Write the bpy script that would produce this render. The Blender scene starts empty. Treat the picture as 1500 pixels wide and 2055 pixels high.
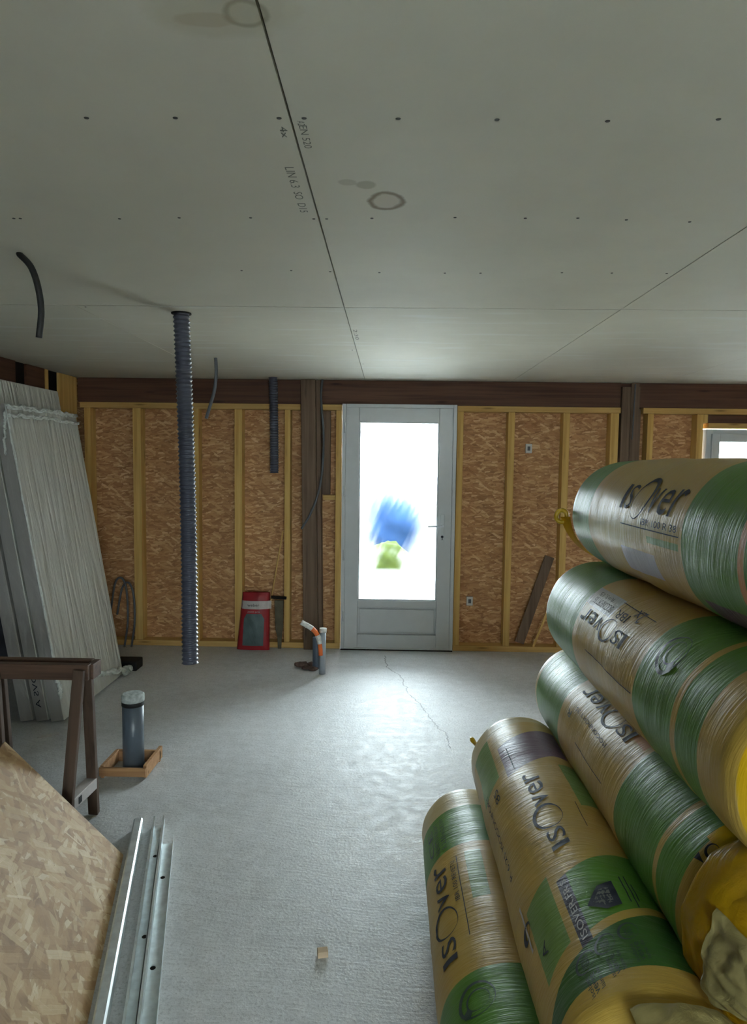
import bpy, bmesh, math, random
from mathutils import Vector, Matrix, noise
random.seed(4)
PI = math.pi
SC = bpy.context.scene
COL = SC.collection
R = math.radians

# ---------------------------------------------------------------- camera, world, exposure
H_CAM, FPX = 1.63, 1400.0
yv = Vector((30, 99.5, -FPX)).normalized()
xv = Vector((1, -0.0125, 0)); xv = (xv - yv * xv.dot(yv)).normalized()
zv = xv.cross(yv)
rot = Matrix((xv, yv, zv))            # rows: the world axes seen from the camera
cam_data = bpy.data.cameras.new('camera')
cam_data.sensor_fit = 'HORIZONTAL'; cam_data.sensor_width = 36.0
cam_data.lens = 36.0 * FPX / 1500.0
cam_data.clip_start = 0.02
cam = bpy.data.objects.new('camera', cam_data); COL.objects.link(cam)
cam.matrix_world = Matrix.Translation((0, 0, H_CAM)) @ rot.to_4x4()
SC.camera = cam
SC.view_settings.view_transform = 'Standard'; SC.view_settings.look = 'None'
SC.view_settings.gamma = 1.0; SC.view_settings.use_curve_mapping = False
SC.view_settings.exposure = 3.38
world = bpy.data.worlds.new('overcast sky'); SC.world = world; world.use_nodes = True
bg = world.node_tree.nodes['Background']
bg.inputs[0].default_value = (0.86, 0.94, 1.0, 1); bg.inputs[1].default_value = 4.0
SC.cycles.max_bounces = 10; SC.cycles.diffuse_bounces = 6
SC.cycles.transparent_max_bounces = 8
SC.cycles.sample_clamp_indirect = 6.0

def portal(loc, size, rot_e):
    l = bpy.data.lights.new('sky_portal', 'AREA'); l.shape = 'RECTANGLE'
    l.size, l.size_y = size; l.cycles.is_portal = True
    o = bpy.data.objects.new('sky_portal', l); COL.objects.link(o)
    o.location = loc; o.rotation_euler = rot_e
# every glazed opening gets a sky portal on its outside
portal((0.09, 6.14, 1.21), (0.72, 1.58), (R(-90), 0, 0))
portal((3.32, 6.14, 1.42), (1.16, 0.86), (R(-90), 0, 0))
portal((0.9, -2.72, 1.45), (1.5, 1.2), (R(90), 0, 0))

# ---------------------------------------------------------------- materials
class NT:
    def __init__(s, name):
        s.m = bpy.data.materials.new(name); s.m.use_nodes = True
        s.t = s.m.node_tree; s.b = s.t.nodes['Principled BSDF']; s.out = s.t.nodes['Material Output']
    def n(s, typ, **kw):
        nd = s.t.nodes.new(typ)
        for k, v in kw.items(): setattr(nd, k, v)
        return nd
    def put(s, sock, v):
        if isinstance(v, bpy.types.NodeSocket): s.t.links.new(v, sock)
        elif v is not None:
            if hasattr(sock.default_value, '__len__') and hasattr(v, '__len__') and len(sock.default_value) == 4 and len(v) == 3: v = (*v, 1)
            sock.default_value = v
    def math(s, op, a, b=None, c=None, clamp=False):
        nd = s.n('ShaderNodeMath', operation=op, use_clamp=clamp)
        for i, v in enumerate((a, b, c)): s.put(nd.inputs[i], v) if v is not None else None
        return nd.outputs[0]
    def obj(s):
        return s.n('ShaderNodeTexCoord').outputs['Object']
    def sep(s, v):
        nd = s.n('ShaderNodeSeparateXYZ'); s.put(nd.inputs[0], v); return nd.outputs
    def comb(s, x, y, z):
        nd = s.n('ShaderNodeCombineXYZ')
        for i, v in enumerate((x, y, z)): s.put(nd.inputs[i], v)
        return nd.outputs[0]
    def mapping(s, v, scale=(1, 1, 1), loc=(0, 0, 0), rt=(0, 0, 0)):
        nd = s.n('ShaderNodeMapping'); s.put(nd.inputs[0], v)
        nd.inputs['Scale'].default_value = scale; nd.inputs['Location'].default_value = loc; nd.inputs['Rotation'].default_value = rt
        return nd.outputs[0]
    def noise(s, v, scale=5, detail=4, rough=.5, dist=0):
        nd = s.n('ShaderNodeTexNoise'); s.put(nd.inputs['Vector'], v)
        nd.inputs['Scale'].default_value = scale; nd.inputs['Detail'].default_value = detail
        nd.inputs['Roughness'].default_value = rough; nd.inputs['Distortion'].default_value = dist
        return nd.outputs['Fac']
    def voro(s, v, scale=5, rnd=1.0, feature='F1'):
        nd = s.n('ShaderNodeTexVoronoi', feature=feature); s.put(nd.inputs['Vector'], v)
        nd.inputs['Scale'].default_value = scale; nd.inputs['Randomness'].default_value = rnd
        return nd
    def ramp(s, f, stops):
        nd = s.n('ShaderNodeValToRGB'); s.put(nd.inputs[0], f)
        e = nd.color_ramp.elements
        while len(e) < len(stops): e.new(0.5)
        for el, (p, c) in zip(e, stops): el.position = p; el.color = (*c, 1) if len(c) == 3 else c
        return nd.outputs[0]
    def mr(s, f, a, b, c=0.0, d=1.0):
        nd = s.n('ShaderNodeMapRange'); s.put(nd.inputs[0], f)
        for i, v in enumerate((a, b, c, d)): nd.inputs[i + 1].default_value = v
        return nd.outputs[0]
    def mix(s, f, a, b, blend='MIX'):
        nd = s.n('ShaderNodeMix', data_type='RGBA', blend_type=blend)
        s.put(nd.inputs['Factor'], f); s.put(nd.inputs['A'], a); s.put(nd.inputs['B'], b)
        return nd.outputs['Result']
    def bump(s, h, strength=.3, dist=.01, normal=None):
        nd = s.n('ShaderNodeBump'); s.put(nd.inputs['Height'], h)
        nd.inputs['Strength'].default_value = strength; nd.inputs['Distance'].default_value = dist
        if normal is not None: s.put(nd.inputs['Normal'], normal)
        s.t.links.new(nd.outputs[0], s.b.inputs['Normal']); return nd.outputs[0]
    def base(s, c, rough=.5, spec=.5, metal=0.0):
        s.put(s.b.inputs['Base Color'], c); s.put(s.b.inputs['Roughness'], rough)
        s.b.inputs['Specular IOR Level'].default_value = spec; s.b.inputs['Metallic'].default_value = metal
        return s.m

def simple(name, c, rough=.6, spec=.4, metal=0.0, var=.15, scale=12, bump=0.0, bscale=40):
    k = NT(name); o = k.obj()
    f = k.noise(o, scale, 4)
    lo = tuple(x * (1 - var) for x in c); hi = tuple(min(1, x * (1 + var)) for x in c)
    col = k.ramp(f, [(.3, lo), (.7, hi)])
    if bump: k.bump(k.noise(o, bscale, 3), bump, .004)
    return k.base(col, rough, spec, metal)

def wood(name, c, dark, axis='z', rough=.65, knots=True, gs=1.0):
    k = NT(name); o = k.obj()
    st = {'x': (1.2, 38, 38), 'y': (38, 1.2, 38), 'z': (38, 38, 1.2)}[axis]
    g = k.noise(k.mapping(o, tuple(a * gs for a in st)), 1.0, 4, .6, .4)
    st2 = {'x': (.7, 6, 6), 'y': (6, .7, 6), 'z': (6, 6, .7)}[axis]
    g2 = k.noise(k.mapping(o, st2), 1.0, 2)
    col = k.ramp(g, [(.3, dark), (.6, c)])
    col = k.mix(k.mr(g2, .35, .7, 0, .45), col, tuple(x * .72 for x in c))
    if knots:
        sk = {'x': (2.2, 14, 14), 'y': (14, 2.2, 14), 'z': (14, 14, 2.2)}[axis]
        v = k.voro(k.mapping(o, sk), 1.0)
        col = k.mix(k.mr(v.outputs['Distance'], .05, .16, .75, 0), col, tuple(x * .35 for x in dark))
    k.bump(g, .25, .003)
    return k.base(col, rough, .3)

def osb(name, plane='xz', scale=1.0, tint=(1, 1, 1), horiz=True):
    k = NT(name); o = k.obj(); sp = k.sep(o)
    u, v = {'xz': (sp[0], sp[2]), 'xy': (sp[0], sp[1])}[plane]
    p = k.comb(u, v, 0.0)
    for sc, am in ((12 * scale, .010 / scale), (75 * scale, .0035 / scale)):
        wob = k.n('ShaderNodeTexNoise'); k.put(wob.inputs['Vector'], p); wob.inputs['Scale'].default_value = sc
        off = k.n('ShaderNodeVectorMath', operation='MULTIPLY_ADD'); k.put(off.inputs[0], wob.outputs['Color'])
        off.inputs[1].default_value = (am,) * 3; k.put(off.inputs[2], p); p = off.outputs[0]
    T = lambda c: tuple(a * b for a, b in zip(c, tint))
    shades = [(0, T((.13, .055, .020))), (.08, T((.29, .15, .06))), (.3, T((.41, .235, .10))), (.6, T((.50, .31, .145))), (.85, T((.60, .41, .21))), (1, T((.74, .57, .34)))]
    col = k.ramp(k.noise(k.mapping(p, (9 * scale, 30 * scale, 1)) if horiz else k.mapping(p, (16 * scale, 16 * scale, 1)), 1, 4), [(.3, T((.27, .145, .06))), (.7, T((.48, .29, .135)))])
    hgt = k.noise(p, 60 * scale, 2)
    angs = (4, -12, 15, -24, 1, 34, -6) if horiz else (70, 20, -35, 105, 50, -5, 88, 140)
    for i, a in enumerate(angs):
        sx, sy = ((13, 62) if horiz else (10, 36)) if i % 3 else ((20, 95) if horiz else (17, 60))
        rq = k.mapping(p, (1, 1, 1), (0, 0, 0), (0, 0, R(a)))
        q = k.mapping(rq, (sx * scale, sy * scale, 1), (i * 3.7, i * 1.9, i))
        vn = k.voro(q, 1.0); vn.distance = 'CHEBYCHEV'
        cs = k.sep(vn.outputs['Color'])
        keep = k.math('GREATER_THAN', cs[0], .60)
        edge = k.mr(vn.outputs['Distance'], .50, .44, 0, 1)
        f = k.math('MULTIPLY', keep, edge)
        grain = k.noise(k.mapping(rq, (14 * scale, 300 * scale, 1)), 1.0, 2)
        sh = k.math('MULTIPLY_ADD', grain, .25, k.math('MULTIPLY', cs[1], .88))
        col = k.mix(k.math('MULTIPLY', f, .85 if horiz else .72), col, k.ramp(sh, shades))
        hgt = k.math('MULTIPLY_ADD', k.math('MULTIPLY', f, cs[2]), .5, k.math('MULTIPLY', hgt, .85))
    k.bump(hgt, .45, .003)
    return k.base(col, .62, .35)

M = {}
M['pine_z'] = wood('pine upright', (.68, .45, .15), (.50, .29, .075), 'z')
M['pine_x'] = wood('pine rail', (.62, .40, .14), (.44, .25, .065), 'x')
M['pine_y'] = wood('pine side', (.55, .34, .13), (.40, .22, .06), 'y')
M['dark_x'] = wood('old dark beam', (.125, .058, .034), (.060, .026, .016), 'x')
M['dark_y'] = wood('old dark beam side', (.12, .055, .03), (.06, .026, .015), 'y')
M['dark_z'] = wood('old dark post', (.19, .125, .080), (.095, .058, .036), 'z')
M['trestle'] = wood('trestle wood', (.10, .062, .040), (.05, .03, .02), 'z')
M['trestle_x'] = wood('trestle rail wood', (.12, .068, .042), (.05, .026, .017), 'x')
M['form'] = wood('formwork wood', (.50, .28, .13), (.33, .16, .07), 'x')
M['osb_wall'] = osb('strand board wall', 'xz', .80, (1.04, .91, .83), True)
M['osb_board'] = osb('strand board sheet', 'xy', .85, (1.0, 1.08, 1.18), False)
M['white'] = simple('white lacquered frame', (.50, .53, .54), .35, .5, var=.03)
M['steel'] = simple('galvanised steel', (.80, .87, .88), .38, .5, .75, var=.12, scale=30)
M['chrome'] = simple('handle metal', (.62, .66, .70), .3, .5, .6, var=.03)
M['black'] = simple('black plastic', (.018, .018, .018), .5, .4)
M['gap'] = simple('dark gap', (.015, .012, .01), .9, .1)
M['conduit'] = simple('grey conduit', (.10, .11, .12), .5, .4)
M['screw'] = simple('dark screw', (.03, .03, .028), .6, .4)
M['ink'] = simple('dark print', (.022, .026, .038), .6, .2)
M['stamp'] = simple('faint grey stamp', (.14, .14, .125), .8, .2)
M['membrane'] = simple('dark wall membrane', (.050, .055, .065), .8, .2)
M['duct'] = simple('grey flexible duct', (.062, .068, .095), .34, .5, var=.1)
M['pvc'] = simple('grey drain pipe', (.095, .12, .145), .35, .5, var=.08)
M['pvc_light'] = simple('light grey pipe', (.34, .38, .42), .4, .5, var=.08)
M['pvc_dull'] = simple('blue grey pipe', (.10, .13, .17), .45, .5, var=.08)
M['orange'] = simple('orange sleeve', (.78, .17, .035), .5, .4)
M['tape'] = simple('pale tape', (.62, .62, .58), .5, .4, var=.2, scale=60, bump=.4)
M['rust'] = simple('rubble', (.11, .07, .055), .9, .2, var=.5, scale=30, bump=.6)
M['red'] = simple('red paper sack', (.30, .015, .020), .45, .4, var=.12, bump=.2, bscale=18)
M['panel_teal'] = simple('grey green label', (.075, .115, .115), .5, .4, var=.15)
M['label'] = simple('pale label', (.45, .42, .40), .5, .4, var=.1)
M['grey_tool'] = simple('dusty metal tool', (.11, .095, .06), .7, .3, var=.3)
M['bone'] = simple('cut wood chip', (.55, .42, .28), .8, .2, var=.2)
M['tag_white'] = simple('white box', (.58, .58, .56), .5, .4, var=.05)
M['rubber'] = simple('black rubber', (.012, .012, .012), .6, .3)
M['lime'] = simple('plaster splashes', (.42, .46, .44), .8, .2, var=.3, scale=60)
M['twine'] = simple('crumpled plastic film', (.62, .66, .62), .3, .5, var=.15, scale=50)

def mat_concrete():
    k = NT('brushed concrete floor'); o = k.obj(); sp = k.sep(o)
    n1 = k.noise(o, 1.3, 6, .6); n2 = k.noise(o, 14, 6, .7); n3 = k.noise(o, 90, 3, .6)
    col = k.ramp(n1, [(.3, (.44, .45, .445)), (.7, (.58, .59, .59))])
    col = k.mix(k.mr(n2, .38, .66, 0, .6), col, (.68, .69, .69))
    col = k.mix(k.mr(n3, .52, .68, 0, .55), col, (.27, .27, .265))
    # fine sweeping rake lines left by the screed, bending a little across the slab
    bend = k.math('MULTIPLY_ADD', k.noise(o, .6, 2), .55, sp[1])
    yy = k.math('MULTIPLY_ADD', k.math('MULTIPLY', sp[0], sp[0]), -.10, bend)
    line = k.noise(k.comb(k.math('MULTIPLY', sp[0], 2.2), k.math('MULTIPLY', yy, 62), 0.0), 1.0, 2, .5)
    col = k.mix(k.mr(line, .50, .75, 0, .16), col, (.28, .28, .275))
    # hairline crack
    t = k.math('MULTIPLY_ADD', sp[1], -.228, 1.288)
    wig = k.math('MULTIPLY_ADD', k.noise(k.comb(0.0, sp[1], 0.0), 3.0, 5, .6), .22, -.11)
    d = k.math('ABSOLUTE', k.math('SUBTRACT', sp[0], k.math('ADD', t, wig)))
    inr = k.math('MULTIPLY', k.math('GREATER_THAN', sp[1], 3.9), k.math('LESS_THAN', sp[1], 5.8))
    crack = k.math('MULTIPLY', k.mr(d, .0015, .006, 1, 0), inr)
    col = k.mix(k.math('MULTIPLY', crack, .75), col, (.07, .07, .07))
    h = k.math('ADD', k.math('MULTIPLY', line, .45), k.math('MULTIPLY', n2, 1.1))
    h = k.math('ADD', h, k.math('MULTIPLY', n3, .7))
    k.bump(h, .42, .006)
    return k.base(col, k.mr(n2, .3, .7, .46, .68), .5)
M['floor'] = mat_concrete()

def mat_ceiling():
    k = NT('bare plasterboard'); o = k.obj(); sp = k.sep(o)
    n1 = k.noise(o, .9, 5, .6); n2 = k.noise(o, 6, 4)
    col = k.ramp(n1, [(.3, (.51, .50, .415)), (.7, (.595, .585, .495))])
    warm = k.math('LESS_THAN', sp[0], -.208)
    col = k.mix(k.math('MULTIPLY', warm, .35), col, (.50, .475, .395))
    col = k.mix(k.mr(n2, .45, .8, 0, .12), col, (.38, .37, .33))
    wn = k.math('MULTIPLY_ADD', k.noise(o, 22, 4), .030, -.015)
    def blob(cx, cy, rx, ry, c, ring=True, amt=.7):
        nonlocal col
        dx = k.math('DIVIDE', k.math('SUBTRACT', sp[0], cx), rx); dy = k.math('DIVIDE', k.math('SUBTRACT', sp[1], cy), ry)
        d = k.math('SQRT', k.math('ADD', k.math('MULTIPLY', dx, dx), k.math('MULTIPLY', dy, dy)))
        d = k.math('ADD', d, k.math('MULTIPLY', wn, 16))
        fill = k.mr(d, .8, 1.08, 1, 0)
        col = k.mix(k.math('MULTIPLY', fill, amt * .45), col, c)
        if ring:
            e = k.mr(k.math('ABSOLUTE', k.math('SUBTRACT', d, .92)), .05, .24, 1, 0)
            col = k.mix(k.math('MULTIPLY', e, amt), col, (.13, .095, .05))
    blob(-.016, 1.915, .046, .062, (.42, .33, .25), True, .75)
    blob(-.066, 1.805, .026, .028, (.20, .17, .10), False, 1.0)
    blob(-.112, 1.79, .024, .02, (.24, .22, .15), False, .8)
    blob(-.232, 1.135, .034, .034, (.36, .33, .22), True, .55)
    blob(-.300, 1.15, .050, .020, (.34, .23, .14), False, .9)
    blob(-.27, 1.13, .12, .07, (.40, .38, .27), False, .8)
    # pale smears of jointing compound in the far bay
    sm = k.noise(k.mapping(o, (1.0, 6.0, 1)), 2.2, 3)
    far = k.math('GREATER_THAN', sp[1], 3.2)
    col = k.mix(k.math('MULTIPLY', k.mr(sm, .56, .7, 0, .5), far), col, (.62, .64, .60))
    k.bump(n2, .05, .004)
    return k.base(col, .7, .3)
M['ceiling'] = mat_ceiling()

def mat_pane(name, wipe):
    """condensation on glass: clear glass where it has been wiped, milky haze elsewhere"""
    k = NT(name); o = k.obj(); sp = k.sep(o)
    haze = k.n('ShaderNodeBsdfTranslucent'); haze.inputs[0].default_value = (.95, .97, 1, 1)
    clear = k.n('ShaderNodeBsdfTransparent'); clear.inputs[0].default_value = (.93, .97, .97, 1)
    gl = k.n('ShaderNodeBsdfGlossy'); gl.inputs['Roughness'].default_value = .08
    fr = k.n('ShaderNodeFresnel'); fr.inputs[0].default_value = 1.45
    if wipe:
        st = k.noise(k.mapping(k.mapping(o, (1, 1, 1), (0, 0, 0), (0, R(-24), 0)), (22, 1, 3)), 1.0, 3)
        def lobe(cx, cz, rx, rz):
            dx = k.math('DIVIDE', k.math('SUBTRACT', sp[0], cx), rx); dz = k.math('DIVIDE', k.math('SUBTRACT', sp[2], cz), rz)
            return k.math('SQRT', k.math('ADD', k.math('MULTIPLY', dx, dx), k.math('MULTIPLY', dz, dz)))
        d = k.math('MINIMUM', lobe(-.03, 1.08, .27, .34), lobe(-.08, .72, .15, .24))
        d = k.math('ADD', d, k.math('MULTIPLY_ADD', st, .7, -.35))
        t1 = k.mr(d, .35, 1.75, .0, 1.0)
        f = k.math('MULTIPLY', k.math('POWER', t1, 2.6), .50)
        low = k.mr(sp[2], .45, .72, .4, 0)
        f = k.math('MAXIMUM', f, low, clamp=True)
    else:
        f = .3
    m1 = k.n('ShaderNodeMixShader'); k.put(m1.inputs[0], f); k.put(m1.inputs[1], clear.outputs[0]); k.put(m1.inputs[2], haze.outputs[0])
    m2 = k.n('ShaderNodeMixShader'); k.put(m2.inputs[0], fr.outputs[0]); k.put(m2.inputs[1], m1.outputs[0]); k.put(m2.inputs[2], gl.outputs[0])
    k.t.links.new(m2.outputs[0], k.out.inputs[0])
    return k.m
M['pane_door'] = mat_pane('misted door glass', True)
M['pane'] = mat_pane('window glass', False)

def roll_mat(name, c, rough=.42, spec=.22, pale=.12):
    """stretch-wrapped sack: many fine ridges of film running round the roll"""
    k = NT(name); o = k.obj(); sp = k.sep(o)
    a = k.math('ARCTAN2', sp[0], k.math('SUBTRACT', sp[2], .18))
    y2 = k.math('MULTIPLY_ADD', a, .012, sp[1])
    s1 = k.noise(k.comb(k.math('MULTIPLY', a, 1.6), k.math('MULTIPLY', y2, 130), 0.0), 1.0, 3, .65)
    s2 = k.noise(k.comb(k.math('MULTIPLY', a, .9), k.math('MULTIPLY', y2, 22), 3.0), 1.0, 3, .6)
    big = k.noise(o, 5, 3)
    col = k.mix(k.mr(big, .3, .7, 0, .3), c, tuple(x * .72 for x in c))
    col = k.mix(k.mr(s1, .56, .78, 0, pale), col, (.55, .56, .50))  # pale streaks in the colour stand in for reflections off the film
    col = k.mix(k.mr(s2, .55, .75, 0, .22), col, tuple(x * .62 for x in c))
    h = k.math('ADD', k.math('MULTIPLY', s1, .8), k.math('MULTIPLY', s2, 1.4))
    nb = k.bump(h, .38, .004)
    k.b.inputs['Coat Weight'].default_value = .07; k.b.inputs['Coat Roughness'].default_value = .2
    k.t.links.new(nb, k.b.inputs['Coat Normal'])
    return k.base(col, rough, spec)
RM = [roll_mat('kraft sack', (.47, .31, .060)), roll_mat('green print', (.090, .230, .020)),
      roll_mat('purple print', (.12, .05, .08)), roll_mat('light green print', (.16, .27, .05)),
      roll_mat('yellow film', (.58, .36, .010), .28), roll_mat('orange print', (.50, .22, .045)),
      roll_mat('lilac label', (.42, .40, .46)), roll_mat('pale label', (.42, .42, .36)),
      roll_mat('dark bar print', (.045, .035, .048)), roll_mat('dark green print', (.048, .135, .020)),
      roll_mat('pale rim film', (.52, .42, .20)), M['ink'], M['label'], simple('dark green outline', (.018, .045, .030), .4, .5), M['stamp']]
KRAFT, GREEN, PURPLE, LGREEN, YELLOW, ORANGE, LILAC, PALE, BAR, DGREEN, RIM, INK = range(12)
M['yellow'] = RM[YELLOW]
def crinkle(name, c, rough=.25, strength=.9, transp=0.0, sc=(9, 9, 9)):
    k = NT(name); o = k.obj(); q = k.mapping(o, sc)
    v = k.voro(q, 1.0, feature='DISTANCE_TO_EDGE'); n = k.noise(q, 1.6, 5, .6, 1.2)
    h = k.math('ADD', k.mr(v.outputs['Distance'], 0, .18, 0, .5), n)
    k.bump(h, strength, .012)
    col = k.mix(k.mr(n, .5, .75, 0, .5), c, tuple(min(1, x * 1.5 + .04) for x in c))
    k.b.inputs['Alpha'].default_value = 1 - transp
    return k.base(col, rough, .6)
M['film_yellow'] = crinkle('yellow sack end', (.56, .35, .010), .28, .35, 0, (5, 9, 5))
M['film_white'] = crinkle('clear crumpled film', (.42, .36, .15), .28, .4, 0, (6, 9, 6))
M['wrap'] = crinkle('milky wrapping film', (.50, .51, .46), .30, 1.0, 0, (11, 11, 1.0))
M['wrap_side'] = crinkle('grey wrapped edge', (.30, .29, .27), .45, .3, 0, (10, 10, 2))

# ---------------------------------------------------------------- mesh helpers
class MB:
    def __init__(s): s.bm = bmesh.new()
    def box(s, a, b, mi=0, mat=None):
        (x0, y0, z0), (x1, y1, z1) = a, b
        P = [Vector(p) for p in ((x0, y0, z0), (x1, y0, z0), (x1, y1, z0), (x0, y1, z0), (x0, y0, z1), (x1, y0, z1), (x1, y1, z1), (x0, y1, z1))]
        if mat: P = [mat @ p for p in P]
        v = [s.bm.verts.new(p) for p in P]
        for f in ((0, 3, 2, 1), (4, 5, 6, 7), (0, 1, 5, 4), (1, 2, 6, 5), (2, 3, 7, 6), (3, 0, 4, 7)):
            fc = s.bm.faces.new([v[i] for i in f]); fc.material_index = mi
        return s
    def beam(s, p, q, w, h, up=(0, 0, 1), mi=0):
        p, q = Vector(p), Vector(q); d = (q - p); L = d.length; d.normalize()
        up = Vector(up); x = d.cross(up).normalized(); z = x.cross(d)
        m = Matrix((x, d, z)).transposed().to_4x4(); m.translation = p
        return s.box((-w / 2, 0, -h / 2), (w / 2, L, h / 2), mi, m)
    def tube(s, pts, rad, n=14, caps=True, mi=0):
        pts = [Vector(p) for p in pts]; rings = []; prev = None
        for i, p in enumerate(pts):
            d = (pts[min(i + 1, len(pts) - 1)] - pts[max(i - 1, 0)]).normalized()
            if prev is None:
                ref = Vector((0, 0, 1)) if abs(d.z) < .9 else Vector((1, 0, 0))
                x = d.cross(ref).normalized()
            else: x = (prev - d * prev.dot(d)).normalized()
            prev = x; y = d.cross(x); r = rad[i] if hasattr(rad, '__len__') else rad
            rings.append([s.bm.verts.new(p + x * r * math.cos(2 * PI * k / n) + y * r * math.sin(2 * PI * k / n)) for k in range(n)])
        for a, b in zip(rings, rings[1:]):
            for k in range(n):
                f = s.bm.faces.new((a[k], a[(k + 1) % n], b[(k + 1) % n], b[k])); f.smooth = True; f.material_index = mi
        if caps:
            for rg in (rings[0][::-1], rings[-1]): s.bm.faces.new(rg).material_index = mi
        return s
    def prism(s, poly, y0, y1, mi=0, mat=None, plane='xz'):
        def P(u, v, w):
            p = Vector((u, w, v)) if plane == 'xz' else Vector((u, v, w)) if plane == 'xy' else Vector((w, u, v))
            return mat @ p if mat else p
        a = [s.bm.verts.new(P(u, v, y0)) for u, v in poly]; b = [s.bm.verts.new(P(u, v, y1)) for u, v in poly]
        s.bm.faces.new(a).material_index = mi; s.bm.faces.new(b[::-1]).material_index = mi
        n = len(poly)
        for i in range(n): s.bm.faces.new((a[i], b[i], b[(i + 1) % n], a[(i + 1) % n])).material_index = mi
        return s
    def bevel(s, w=.003, seg=2):
        bmesh.ops.recalc_face_normals(s.bm, faces=s.bm.faces[:])
        e = [e for e in s.bm.edges if len(e.link_faces) == 2 and e.calc_face_angle(0) > .6]
        bmesh.ops.bevel(s.bm, geom=e, offset=w, segments=seg, affect='EDGES', profile=.5, clamp_overlap=True)
        return s
    def build(s, name, mats, parent=None, local=False):
        if not isinstance(mats, (list, tuple)): mats = [mats]
        bmesh.ops.recalc_face_normals(s.bm, faces=s.bm.faces[:])
        me = bpy.data.meshes.new(name)
        o = bpy.data.objects.new(name, me); COL.objects.link(o)
        for m in mats: me.materials.append(m)
        if parent is not None:
            o.parent = parent
            if not local:
                inv = world_of(parent).inverted()
                for v in s.bm.verts: v.co = inv @ v.co
        s.bm.to_mesh(me); s.bm.free()
        return o
    def thing(s, name, mats, label, cat, group=None):
        """one-piece thing, its origin moved to the middle of its base"""
        lo = [min(v.co[i] for v in s.bm.verts) for i in range(3)]; hi = [max(v.co[i] for v in s.bm.verts) for i in range(3)]
        c = Vector(((lo[0] + hi[0]) / 2, (lo[1] + hi[1]) / 2, lo[2]))
        for v in s.bm.verts: v.co -= c
        o = s.build(name, mats); o.location = c
        return tag(o, label, cat, group)
def world_of(o):
    m = Matrix.LocRotScale(o.location, o.rotation_euler if o.rotation_mode != 'QUATERNION' else o.rotation_quaternion, o.scale)
    return world_of(o.parent) @ m if o.parent else m
def tag(o, label, cat, group=None):
    o['label'] = label; o['category'] = cat
    if group: o['group'] = group
    return o
def empty(name, loc, label, cat, group=None, quat=None):
    o = bpy.data.objects.new(name, None); COL.objects.link(o); o.location = loc; o.empty_display_size = .1
    if quat is not None: o.rotation_mode = 'QUATERNION'; o.rotation_quaternion = quat
    return tag(o, label, cat, group)
def struct(o): o['kind'] = 'structure'; return o
def root_struct(name, loc=(0, 0, 0)):
    o = bpy.data.objects.new(name, None); COL.objects.link(o); o.location = loc; o['kind'] = 'structure'; return o
def bez(pts, n=10):
    """smooth curve through points"""
    P = [Vector(p) for p in pts]; P = [P[0] * 2 - P[1]] + P + [P[-1] * 2 - P[-2]]; out = []
    for i in range(1, len(P) - 2):
        for k in range(n):
            t = k / n; a, b, c, d = P[i - 1], P[i], P[i + 1], P[i + 2]
            out.append(.5 * ((2 * b) + (c - a) * t + (2 * a - 5 * b + 4 * c - d) * t * t + (3 * b - a - 3 * c + d) * t ** 3))
    return out + [P[-2]]
_TXT = {}
def text_mesh(txt, cell=.05):
    """triangles of a word, normalised to a unit box"""
    if txt in _TXT: return _TXT[txt]
    cu = bpy.data.curves.new('t', 'FONT'); cu.body = txt; cu.resolution_u = 3
    ob = bpy.data.objects.new('t', cu); COL.objects.link(ob)
    dg = bpy.context.evaluated_depsgraph_get(); me = ob.evaluated_get(dg).to_mesh()
    vs = [v.co.copy() for v in me.vertices]; fs = [tuple(p.vertices) for p in me.polygons]
    ob.evaluated_get(dg).to_mesh_clear(); bpy.data.objects.remove(ob); bpy.data.curves.remove(cu)
    x0 = min(v.x for v in vs); x1 = max(v.x for v in vs); y0 = min(v.y for v in vs); y1 = max(v.y for v in vs)
    vs = [((v.x - x0) / (x1 - x0), (v.y - y0) / (y1 - y0)) for v in vs]
    _TXT[txt] = (vs, fs); return vs, fs
def put_flat(mb, shape, fn, maxlen=.02, mi=0):
    """lay a flat outline (verts, faces) on a surface through fn(u, v) -> point, cut finely enough to follow it"""
    vs, fs = shape; tmp = bmesh.new()
    tv = [tmp.verts.new((u, v, 0)) for u, v in vs]
    for f in fs:
        try: tmp.faces.new([tv[i] for i in f])
        except ValueError: pass
    for _ in range(4):
        ed = [e for e in tmp.edges if (fn(*e.verts[0].co.xy) - fn(*e.verts[1].co.xy)).length > maxlen]
        if not ed: break
        bmesh.ops.subdivide_edges(tmp, edges=ed, cuts=1)
        bmesh.ops.triangulate(tmp, faces=[f for f in tmp.faces if len(f.verts) > 4])
    mp = {v: mb.bm.verts.new(fn(v.co.x, v.co.y)) for v in tmp.verts}
    for f in tmp.faces:
        try: mb.bm.faces.new([mp[v] for v in f.verts]).material_index = mi
        except ValueError: pass
    tmp.free()
def rect_shape(): return [(0, 0), (1, 0), (1, 1), (0, 1)], [(0, 1, 2, 3)]
def ring_shape(w=.16, n=40, tilt=0.0):
    vs, fs = [], []
    for k in range(n):
        a = 2 * PI * k / n
        for q in (1.0, 1.0 - w * (1 + .8 * math.cos(a - 1))): vs.append((.5 + .5 * q * math.cos(a) + tilt * q * math.sin(a), .5 + .5 * q * math.sin(a)))
    for k in range(n): j = (k + 1) % n; fs.append((2 * k, 2 * j, 2 * j + 1, 2 * k + 1))
    return vs, fs
def poly_shape(pts): return list(pts), [tuple(range(len(pts)))]

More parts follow.
